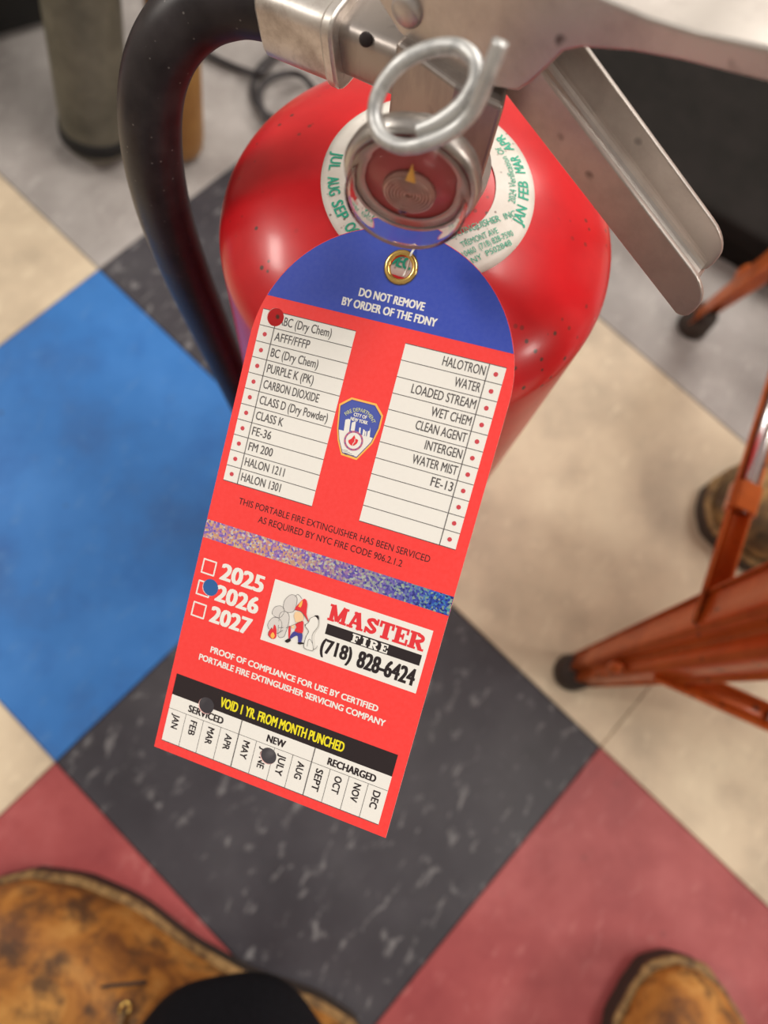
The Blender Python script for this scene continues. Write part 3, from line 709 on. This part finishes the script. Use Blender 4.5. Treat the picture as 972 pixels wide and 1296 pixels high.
# pull pin ring
R_pts = [(634, 52, .139), (618, 95, .143), (600, 138, .148), (575, 164, .151), (540, 181, .153), (508, 186, .155), (482, 172, .156), (474, 145, .156), (482, 112, .154), (508, 80, .151), (545, 62, .149), (580, 60, .147), (601, 78, .146), (600, 106, .147), (582, 134, .149), (556, 154, .151), (528, 167, .153)]
v, f = tube_vf(catmull([atd(p[0], p[1], p[2] - .015) - AX for p in R_pts], 8), .00150, 16); pr_ = link('pull_pin_ring', me_from(v, f), M_WIRE, ext); pr_['label'] = 'coiled grey wire ring of the safety pin'
# hose fitting, ferrule and hose
c0 = atd(498, 66, .178) - AX; c1 = atd(446, 42, .182) - AX; c2 = atd(354, 6, .187) - AX
ax = (c2 - c1).normalized(); upv = Vector((0, 0, 1)); upv = (upv - ax * upv.dot(ax)).normalized(); sd = ax.cross(upv)
def box_along(p, q, hw, hh, rr=.25):
    poly = []
    for k in range(24):
        a = 2 * pi * k / 24; c_, s_ = cos(a), sin(a); m = (abs(c_) ** (2 / rr / 4) , abs(s_) ** (2 / rr / 4))
        poly.append(sd * hw * math.copysign(abs(c_) ** .45, c_) + upv * hh * math.copysign(abs(s_) ** .45, s_))
    return prism_vf(poly, p, q)
g = G(); g.add(*box_along(c0 - ax * .012, c1 + ax * .001, .0072, .0072)); hf = g.build('hose_fitting', M_BRASS_OLD, ext); fixnormals(hf.data); autosmooth(hf, 50); bevel(hf, .0008, 2)
g = G(); g.add(*box_along(c1, c2, .0098, .0094)); g.add(*box_along(c1 - ax * .0012, c1 + ax * .0022, .0106, .0102)); hfe = g.build('hose_ferrule', M_ALU, ext); fixnormals(hfe.data); autosmooth(hfe, 50); bevel(hfe, .0008, 2)
RMf = Matrix.Translation(atd(463, 50, .1715) - AX) @ (CAM - atd(463, 50, .17)).to_track_quat('Z', 'Y').to_matrix().to_4x4()
v, f = lathe_vf([(0, -.003), (.0016, -.003), (.0016, .0002), (.0012, .0006), (0, .0006)], 20, RMf, cap=False); link('hole_plug', me_from(v, f), mat('dark hole', (.03, .02, .02), .6), hf)
HP = [(372, 13, .186), (345, 4, .187), (300, -2, .189), (255, 12, .193), (218, 46, .198), (196, 95, .206), (190, 150, .216), (196, 215, .233), (212, 280, .258), (236, 345, .292), (262, 405, .335), (288, 462, .385), (312, 515, .44), (332, 560, .49), (345, 590, .53)]
v, f = tube_vf(catmull([atd(*p) - AX for p in HP], 10), lambda t: .0085 + .0006 * min(1, t * 6), 28); hs = link('hose', me_from(v, f), M_RUB, ext); hs['label'] = 'thick black rubber hose bending down beside the tank'
pe = atd(345, 590, .53) - AX; pd = (pe - (atd(332, 560, .49) - AX)).normalized()
v, f = tube_vf([pe - pd * .004, pe, pe + pd * .012, pe + pd * .03], lambda t: .0098 - .003 * t, 24); link('hose_nozzle', me_from(v, f), M_RUB, ext)

# ------------------------------------------------------------------ boots
def leather(name, a=(.40, .155, .030), b=(.15, .055, .018), c=(.56, .27, .07), sc=22):
    m = mat(name, a, .55, spec=.3); q = N(m); p = q.coord(); n1 = q.noise(p, sc, 6, .65, .6); n2 = q.noise(p, sc * 2.4, 5, .6)
    col = q.ramp(n1, [(.34, b), (.5, a), (.66, c)]); col = q.mix(q.ramp(n2, [(.50, g3(0)), (.66, g3(.85))]), col, (.07, .035, .02)); q.base(col); q.bump(q.noise(p, 260, 3), .25, .0006); return m
M_LEATH = leather('tan work boot leather'); M_SOLE = mat('dark boot sole', (.045, .032, .025), .7)
M_WELT = leather('boot welt', (.25, .145, .055), (.12, .07, .03), (.36, .22, .09), 60)
M_LACE = leather('boot lace', (.22, .13, .06), (.1, .06, .03), (.3, .18, .08), 200)
def cloth(name, col):
    m = mat(name, col, .9, spec=.15); q = N(m); n1 = q.noise(q.coord(), 700, 3); q.base(q.ramp(n1, [(.3, tuple(x * .6 for x in col)), (.7, tuple(x * 1.5 for x in col))])); q.bump(n1, .3, .0004); return m
M_TROUS = cloth('black denim', (.006, .006, .008))
def lerp_tab(tab, x):
    for (x0, y0_), (x1, y1_) in zip(tab, tab[1:]):
        if x <= x1: t = max(0, (x - x0) / (x1 - x0)); t = t * t * (3 - 2 * t) * .4 + t * .6; return y0_ + (y1_ - y0_) * t
    return tab[-1][1]
HWT = [(0, .0), (.004, .018), (.02, .034), (.05, .0385), (.10, .036), (.14, .040), (.20, .0525), (.235, .053), (.27, .046), (.295, .031), (.306, .016), (.31, .0)]
TOP = [(0, .085), (.03, .10), (.11, .125), (.135, .105), (.17, .088), (.21, .071), (.25, .063), (.28, .056), (.30, .044), (.31, .03)]
def boot(loc, rz, laces=True, shaft=True, name='boot', lm=None, parent=None):
    r = empty(name, loc, rz); 
    if parent: r.parent = parent
    lm = lm or M_LEATH
    xs = [.31 * (1 - cos(pi * k / 40)) / 2 for k in range(41)]
    def outl(grow):
        o_ = []
        for x in xs: o_.append((x + (grow if x > .3 else (-grow if x < .01 else 0)), -(lerp_tab(HWT, x) + (grow if 0 < x < .31 else 0))))
        for x in xs[::-1][1:-1]: o_.append((x + (grow if x > .3 else (-grow if x < .01 else 0)), lerp_tab(HWT, x) + grow))
        return [Vector((a, b, 0)) for a, b in o_]
    g = G(); g.add(*prism_vf(outl(.0035), Vector((0, 0, .0)), Vector((0, 0, .019)))); so = g.build('sole', M_SOLE, r); fixnormals(so.data); autosmooth(so, 50); bevel(so, .002, 2)
    g = G(); g.add(*prism_vf(outl(.0045), Vector((0, 0, .0192)), Vector((0, 0, .0242)))); we = g.build('welt', M_WELT, r); fixnormals(we.data); autosmooth(we, 50); bevel(we, .0015, 2)
    we['label'] = 'pale stitched welt edge'
    v = []; f = []; nn = 28
    for i, x in enumerate(xs):
        hw = max(lerp_tab(HWT, x) - .001, .0004); top = lerp_tab(TOP, x)
        for k in range(nn + 1):
            a = pi * k / nn; cx__, sx__ = cos(a), sin(a)
            wz = .0245 + (top - .0245) * (sx__ ** .8 if sx__ > 0 else 0)
            narrow = 1 - (.30 if x < .19 else .12) * max(0, (wz - .03) / .09)
            v.append(Vector((x + (.003 if x < .02 else 0), -hw * math.copysign(abs(cx__) ** .72, cx__) * narrow, wz)))
    for i in range(len(xs) - 1):
        for k in range(nn): f.append((i * (nn + 1) + k, (i + 1) * (nn + 1) + k, (i + 1) * (nn + 1) + k + 1, i * (nn + 1) + k + 1))
    g = G(); g.add(v, f)
    if shaft:
        v, f = [], []
        secs = [(.03, .066, .046, .036), (.06, .064, .052, .037), (.10, .058, .054, .038), (.14, .054, .052, .040), (.165, .052, .051, .041), (.166, .052, .047, .037), (.13, .055, .046, .035)]
        for z, cx__, ax_, ay_ in secs:
            for k in range(36): a = 2 * pi * k / 36; v.append(Vector((cx__ + ax_ * cos(a), ay_ * sin(a), z)))
        for i in range(len(secs) - 1):
            for k in range(36): f.append((i * 36 + k, i * 36 + (k + 1) % 36, (i + 1) * 36 + (k + 1) % 36, (i + 1) * 36 + k))
        g.add(v, f)
    up_ = g.build('upper', lm, r); up_['label'] = 'stained tan leather upper'
    if laces:
        for k in range(3):
            x = .168 - k * .018; z = lerp_tab(TOP, x) * .97 + .002; y = .017
            for s in (-1, 1):
                nrm = Vector((.45, s * .5, .74)).to_track_quat('Z', 'Y').to_matrix().to_4x4()
                v, f = lathe_vf([(.0022, 0), (.0040, 0), (.0044, .0012), (.0036, .0020), (.0024, .0014), (.0022, 0)], 20, Matrix.Translation((x, s * y, z - .002)) @ nrm, cap=False)
                link('eyelet', fixnormals(me_from(v, f)), M_BRASS, r)
            v, f = tube_vf(catmull([(x, -y, z), (x - .002, -y * .5, z + .006), (x - .006, 0, z + .008), (x - .012, y * .5, z + .008), (x - .018, y, z + .006)], 4), .0019, 8); link('lace', me_from(v, f), M_LACE, r)
            v, f = tube_vf(catmull([(x, y, z), (x - .002, y * .5, z + .007), (x - .006, 0, z + .010), (x - .012, -y * .5, z + .010), (x - .018, -y, z + .006)], 4), .0019, 8); link('lace', me_from(v, f), M_LACE, r)
        # seam of the vamp
        for s in (-1, 1):
            P = []
            for t in [k / 14 for k in range(6)]:
                x = .188 - .07 * t; y = s * (.020 + .026 * t ** .8); hw = lerp_tab(HWT, x); top = lerp_tab(TOP, x)
                sx__ = sqrt(max(0, 1 - min(1, abs(y) / (hw * .93)) ** 2.7)); P.append((x, y, .0245 + (top - .0245) * sx__ ** .8 + .0004))
            v, f = tube_vf(P, .0011, 6); link('seam', me_from(v, f), M_SOLE, r)
    return r
person = empty('person', (.05, -.33, 0))
tag(person, 'person standing at the bottom edge in tan work boots and black trousers', 'person')
def rel(p): return (p[0] - .05, p[1] + .33, 0)
boot(rel((.029, -.2525)), rad(157.5), parent=person); boot(rel((.240, -.492)), rad(86), parent=person)
def trouser(cx_, cy_, ax_, ay_, rz, tilt):
    v = []; f = []; n = 64; secs = [(.118, .96, 0), (.122, 1.0, 0), (.135, 1.03, 0), (.155, .98, .2), (.175, 1.02, .6), (.20, .97, 1), (.23, 1.03, 1.3), (.27, 1.02, 1.9), (.32, 1.05, 2.4), (.38, 1.1, 3), (.44, 1.16, 3.5)]
    for z, k_, ph in secs:
        for k in range(n):
            a = 2 * pi * k / n; wv = 1 + .035 * sin(3 * a + ph * 2) + .02 * sin(7 * a - ph)
            x, y = ax_ * cos(a) * k_ * wv, ay_ * sin(a) * k_ * wv
            v.append(Vector((cx_ + x * cos(rz) - y * sin(rz) + tilt[0] * (z - .12), cy_ + x * sin(rz) + y * cos(rz) + tilt[1] * (z - .12), z + .004 * sin(2 * a) * (1 if z < .14 else 0))))
    m = len(secs)
    for i in range(m - 1):
        for k in range(n): f.append((i * n + k, i * n + (k + 1) % n, (i + 1) * n + (k + 1) % n, (i + 1) * n + k))
    return v, f
v, f = trouser(*rel((-.052, -.212))[:2], .070, .066, rad(157), (-.02, -.30)); tl = link('trouser_leg', me_from(v, f), M_TROUS, person); tl['label'] = 'black trouser leg hem'
sm = tl.modifiers.new('s', 'SOLIDIFY'); sm.thickness = .0025; sm.offset = -1
v, f = trouser(*rel((.234, -.42))[:2], .066, .062, rad(86), (-.1, -.25)); t2 = link('trouser_leg', me_from(v, f), M_TROUS, person)
sm = t2.modifiers.new('s', 'SOLIDIFY'); sm.thickness = .0025; sm.offset = -1
# another boot, seen behind the stool
M_CAMO = leather('worn tan and black leather', (.16, .10, .045), (.03, .024, .018), (.40, .23, .08), 30)
b3 = boot((.645, .125, 0), rad(172), laces=True, name='work_boot', lm=M_CAMO)
tag(b3, 'mottled tan and black boot on beige tile behind the orange stretcher', 'boot')

# ------------------------------------------------------------------ orange metal stool
def paint(name, col, dk):
    m = mat(name, col, .35, .25, coat=.3); q = N(m); p = q.coord(); n = q.noise(p, 30, 5, .6); c = q.ramp(n, [(.3, dk), (.6, col)])
    k = q.noise(p, 90, 4, .7); c = q.mix(q.ramp(k, [(.62, g3(0)), (.68, g3(1))]), c, (.10, .05, .03)); q.base(c); q.rough(n, .45, .3); return m
M_OR = paint('orange lacquer', (.70, .165, .028), (.50, .10, .018))
F1 = Vector((.201, .026, 0)); F2 = Vector((.356, .362, 0)); e_ = (F2 - F1).normalized(); SW = (F2 - F1).length; pv = Vector((e_.y, -e_.x, 0))
SC = F1 + e_ * SW / 2 + pv * SW / 2
stool = empty('metal_stool', SC); tag(stool, 'orange metal stool with splayed folded legs, standing right of the extinguisher', 'stool')
STZ = .66
def leg(foot_):
    out_ = (foot_ - SC).normalized()            # diagonal outwards
    topc = SC + out_ * (SW * .7071 - .065) + Vector((0, 0, STZ - .02))
    base_ = foot_ + Vector((0, 0, .012)); v = []; f = []; ns = 14
    sdv = Vector((-out_.y, out_.x, 0))
    prof_ = [(-1.0, -.70), (-.97, -.80), (-.90, -.78), (-.60, -.38), (-.45, -.16), (-.34, -.08), (-.22, -.16), (-.10, -.34), (0, -.40), (.10, -.34), (.22, -.16), (.34, -.08), (.45, -.16), (.60, -.38), (.90, -.78), (.97, -.80), (1.0, -.70)]
    m = len(prof_)
    for i in range(ns + 1):
        t = i / ns; c = base_.lerp(topc, t); wd = .0135 + .040 * min(1, t * 1.15) ** 1.0
        for a, b in prof_: v.append(c + sdv * (a * wd) + out_ * (b * wd * .9))
    for i in range(ns):
        for k in range(m - 1): f.append((i * m + k, i * m + k + 1, (i + 1) * m + k + 1, (i + 1) * m + k))
    return v, f, out_, base_, topc, sdv
def leg_at(foot_, z):
    _, _, _, b, t, _ = leg(foot_); return b.lerp(t, (z - b.z) / (t.z - b.z))
feet = [F1, F2, F1 + pv * SW, F2 + pv * SW]
for ft in feet:
    v, f, out_, base_, topc, sdv = leg(ft)
    lo2 = link('leg', me_from([x - SC for x in v], f), M_OR, stool); so2 = lo2.modifiers.new('s', 'SOLIDIFY'); so2.thickness = .0014; so2.offset = 0
    ax_ = (topc - base_).normalized()
    v, f = tube_vf([ft - SC - out_ * .008, ft - SC - out_ * .008 + Vector((0, 0, .008)), ft - SC - out_ * .008 + Vector((0, 0, .022))], lambda t: .0155 - .0015 * t, 20)
    link('rubber_foot', me_from(v, f), M_SOLE, stool)
    # raised oval boss near the foot
    for zb, ln_ in ((.085, .012),):
        c = base_.lerp(topc, zb / STZ) - SC; wd = .0135 + .040 * zb / STZ * 1.15
        pts = [c + out_ * (-.02 * wd) + sdv * (.1 * wd) + ax_ * (k * ln_) for k in (-1, 0, 1)]
        v, f = tube_vf(catmull(pts, 4), lambda t: .0048 * sqrt(max(.02, 1 - (2 * t - 1) ** 2)), 12); link('boss', me_from(v, f), M_OR, lo2)
M_ROD = mat('polished rod', (.75, .74, .75), .22, 1)
def stretcher(fa, fb, z, gauge=True):
    a = leg_at(fa, z) - SC; b = leg_at(fb, z) - SC; d = (b - a).normalized(); outw = Vector((d.y, -d.x, 0))
    if outw.dot(a) < 0: outw = -outw
    a = a + outw * .002 + d * .012; b = b + outw * .002 - d * .012
    P = [(-.009, -.007), (-.009, .007), (-.004, .0085), (.0, .003), (.004, .0085), (.009, .007), (.009, -.007)]
    P = [(-.0075, .003), (-.0075, .000), (-.004, -.006), (0, -.008), (.004, -.006), (.0075, .000), (.0075, .003)]
    v = []; 
    for c in (a, b):
        for x, y in P: v.append(c + outw * x + Vector((0, 0, y)))
    m = len(P); f = [(k, k + 1, m + k + 1, m + k) for k in range(m - 1)]
    o = link('stretcher', me_from(v, f), M_OR, stool); s = o.modifiers.new('s', 'SOLIDIFY'); s.thickness = .0014
    v, f = tube_vf([a + d * .075 + Vector((0, 0, .002)), b - d * .03 + Vector((0, 0, .002))], .0046, 16); r_ = link('rod', me_from(v, f), M_ROD, o); r_['label'] = 'shiny steel rod'
    v = []
    c = a + d * .075
    g = G(); g.add(*prism_vf([c + outw * x + Vector((0, 0, y)) for x, y in ((-.0092, .004), (-.006, .0085), (.006, .0085), (.0092, .004), (.008, -.004), (-.008, -.004))], Vector((0, 0, 0)), d * .018)); cl_ = g.build('clip', M_OR, o, smooth=False); fixnormals(cl_.data)
for fa, fb in ((F1, F2), (feet[2], feet[3])): stretcher(fa, fb, .20)
for fa, fb in ((F1, feet[2]), (F2, feet[3])):
    stretcher(fa, fb, .135)
g = G(); hs_ = SW / 2 - .03
P = []
for cx__, cy__, a0_ in ((hs_, hs_, 0), (-hs_, hs_, 90), (-hs_, -hs_, 180), (hs_, -hs_, 270)):
    for k in range(6):
        a = rad(a0_ + 18 * k); x = cx__ - math.copysign(.03, cx__) + .03 * cos(a); y = cy__ - math.copysign(.03, cy__) + .03 * sin(a)
        P.append(e_ * x + pv * y)
g.add(*prism_vf(P, Vector((0, 0, STZ - .03)), Vector((0, 0, STZ)))); st_ = g.build('seat', M_OR, stool, smooth=False); fixnormals(st_.data); bevel(st_, .006, 3)

# ------------------------------------------------------------------ background things by the wall
def dusty(name, col, dk, rough=.6, metal=0, sc=25):
    m = mat(name, col, rough, metal, spec=.3); q = N(m); n = q.noise(q.coord(), sc, 6, .65); q.base(q.ramp(n, [(.3, dk), (.65, col)])); q.bump(n, .1, .001); return m
M_CAN = dusty('grey green dusty metal', (.17, .155, .115), (.075, .07, .052)); M_TAN = dusty('amber plastic', (.33, .17, .05), (.22, .10, .035), .45)
M_BLK = dusty('black plastic', (.016, .015, .014), (.009, .009, .009), .6); M_BIN = dusty('dark charcoal plastic', (.016, .013, .012), (.009, .008, .007), .85); M_BIN.node_tree.nodes['Principled BSDF'].inputs['Specular IOR Level'].default_value = .15
def canister(name, base, top, r, m, label, cat):
    d = (top - base); q = d.to_track_quat('Z', 'Y').to_matrix().to_4x4(); Lc = d.length
    root = empty(name, (base.x, base.y, 0)); tag(root, label, cat)
    Mx = Matrix.Translation((0, 0, base.z)) @ q
    v, f = lathe_vf([(0, .0), (r * .8, .0), (r * .95, .006), (r, .02), (r, Lc * .5), (r, Lc - .05), (r * .9, Lc - .02), (r * .5, Lc), (0, Lc)], 40, Mx, cap=False); link('body', me_from(v, f), m, root)
    if name == 'canister': v, f = lathe_vf([(r * 1.0, .010), (r * 1.06, .012), (r * 1.06, .022), (r * 1.0, .024)], 40, Mx, cap=False)
    if name == 'canister': link('base_ring', fixnormals(me_from(v, f)), M_BLK, root)
    v, f = lathe_vf([(r * .3, Lc - .006), (r * .3, Lc + .02), (r * .2, Lc + .03), (0, Lc + .03)], 24, Mx, cap=False); link('cap', me_from(v, f), M_BLK, root)
    return root
canister('canister', Vector((-.213, .530, .006)), Vector((-.158, .590, .33)), .031, M_CAN, 'dusty grey-green canister standing on grey tile left of the hose', 'canister')
canister('bottle', Vector((-.134, .530, .006)), Vector((-.105, .575, .27)), .0215, M_TAN, 'narrow amber-brown bottle standing half hidden behind the hose', 'bottle')
# black bag top left
def soft_box(name, label, cat, c, sx, sy, sz, rz, m):
    r = empty(name, c, rz); tag(r, label, cat)
    g = G(); g.add([(x * sx / 2, y * sy / 2, z) for z in (0, sz) for x, y in ((-1, -1), (1, -1), (1, 1), (-1, 1))], [(3, 2, 1, 0), (4, 5, 6, 7)] + [(k, (k + 1) % 4, 4 + (k + 1) % 4, 4 + k) for k in range(4)])
    o = g.build('body', m, r, smooth=True); bevel(o, .02, 4, 30); 
    s = o.modifiers.new('d', 'SUBSURF'); s.levels = 1; s.render_levels = 1
    return r
bag = soft_box('tool_bag', 'black bag on the floor in the far left corner', 'bag', (-.425, .775, 0), .34, .32, .22, rad(25), M_BLK)
v, f = tube_vf(catmull([(-.08, 0, .21), (-.07, 0, .27), (0, 0, .29), (.07, 0, .27), (.08, 0, .21)], 6), .007, 12); link('handle', me_from(v, f), M_BLK, bag)
# dark bin behind the handle, top right
bn = empty('storage_bin', (.430, .504, 0), rad(-33)); tag(bn, 'dark charcoal plastic bin behind the extinguisher handle, upper right', 'bin')
bw, bd, bh, th_ = .44, .18, .05, .004
def binwall(w0, w1, h_, t_):
    v = []
    for z, s in ((0, w0), (h_, w1)):
        for x, y in ((-1, -1), (1, -1), (1, 1), (-1, 1)): v.append((x * bw / 2 * s, y * bd / 2 * s, z))
    for z, s in ((h_, w1 - .03), (.006, w0 - .03)):
        for x, y in ((-1, -1), (1, -1), (1, 1), (-1, 1)): v.append((x * bw / 2 * s, y * bd / 2 * s, z))
    f = [(3, 2, 1, 0), (12, 13, 14, 15)]
    for r0 in (0, 4, 8): f += [(r0 + k, r0 + (k + 1) % 4, r0 + 4 + (k + 1) % 4, r0 + 4 + k) for k in range(4)]
    return v, f
v, f = binwall(.88, 1.0, bh, .004); o = link('body', fixnormals(me_from(v, f)), M_BIN, bn, smooth=False); bevel(o, .004, 2)
g = G(); g.add([(x * bw * k_, y * bd * k_, z) for z, k_ in ((bh - .004, .515), (bh + .006, .515), (bh + .010, .49)) for x, y in ((-1, -1), (1, -1), (1, 1), (-1, 1))], [(3, 2, 1, 0), (8, 9, 10, 11)] + [(r0 + k, r0 + (k + 1) % 4, r0 + 4 + (k + 1) % 4, r0 + 4 + k) for r0 in (0, 4) for k in range(4)])
bevel(g.build('lid', M_BIN, bn, smooth=False), .004, 2)
v = [(x * bw / 2 * s, y * bd / 2 * s, z) for s, z in ((1.0, bh - .012), (1.04, bh - .010), (1.04, bh), (.98, bh + .001)) for x, y in ((-1, -1), (1, -1), (1, 1), (-1, 1))]
f = [(r0 + k, r0 + (k + 1) % 4, r0 + 4 + (k + 1) % 4, r0 + 4 + k) for r0 in (0, 4, 8) for k in range(4)]
link('rim', fixnormals(me_from(v, f)), M_BIN, bn, smooth=False)
# loose cables
def cable(pts, r, label):
    P = catmull([at(a, b, .006 + c) for a, b, c in pts], 10); o0 = P[0].copy(); v, f = tube_vf([p - o0 for p in P], r, 10)
    o = link('cable', me_from(v, f), M_RUB); o.location = o0; tag(o, label, 'cable')
cable([(250, 60, 0), (275, 75, 0), (305, 88, 0), (330, 92, .004), (350, 70, 0), (385, 60, 0), (440, 66, 0), (470, 80, 0)], .0034, 'thin black cable running across grey tile behind the hose')
cable([(345, 70, 0), (325, 92, 0), (322, 125, 0), (345, 150, 0), (380, 152, .006), (400, 125, .006), (380, 95, .006), (345, 98, .008), (328, 120, .008), (340, 155, .004), (370, 185, 0), (420, 190, 0)], .0034, 'looped black cable lying beside the red tank')
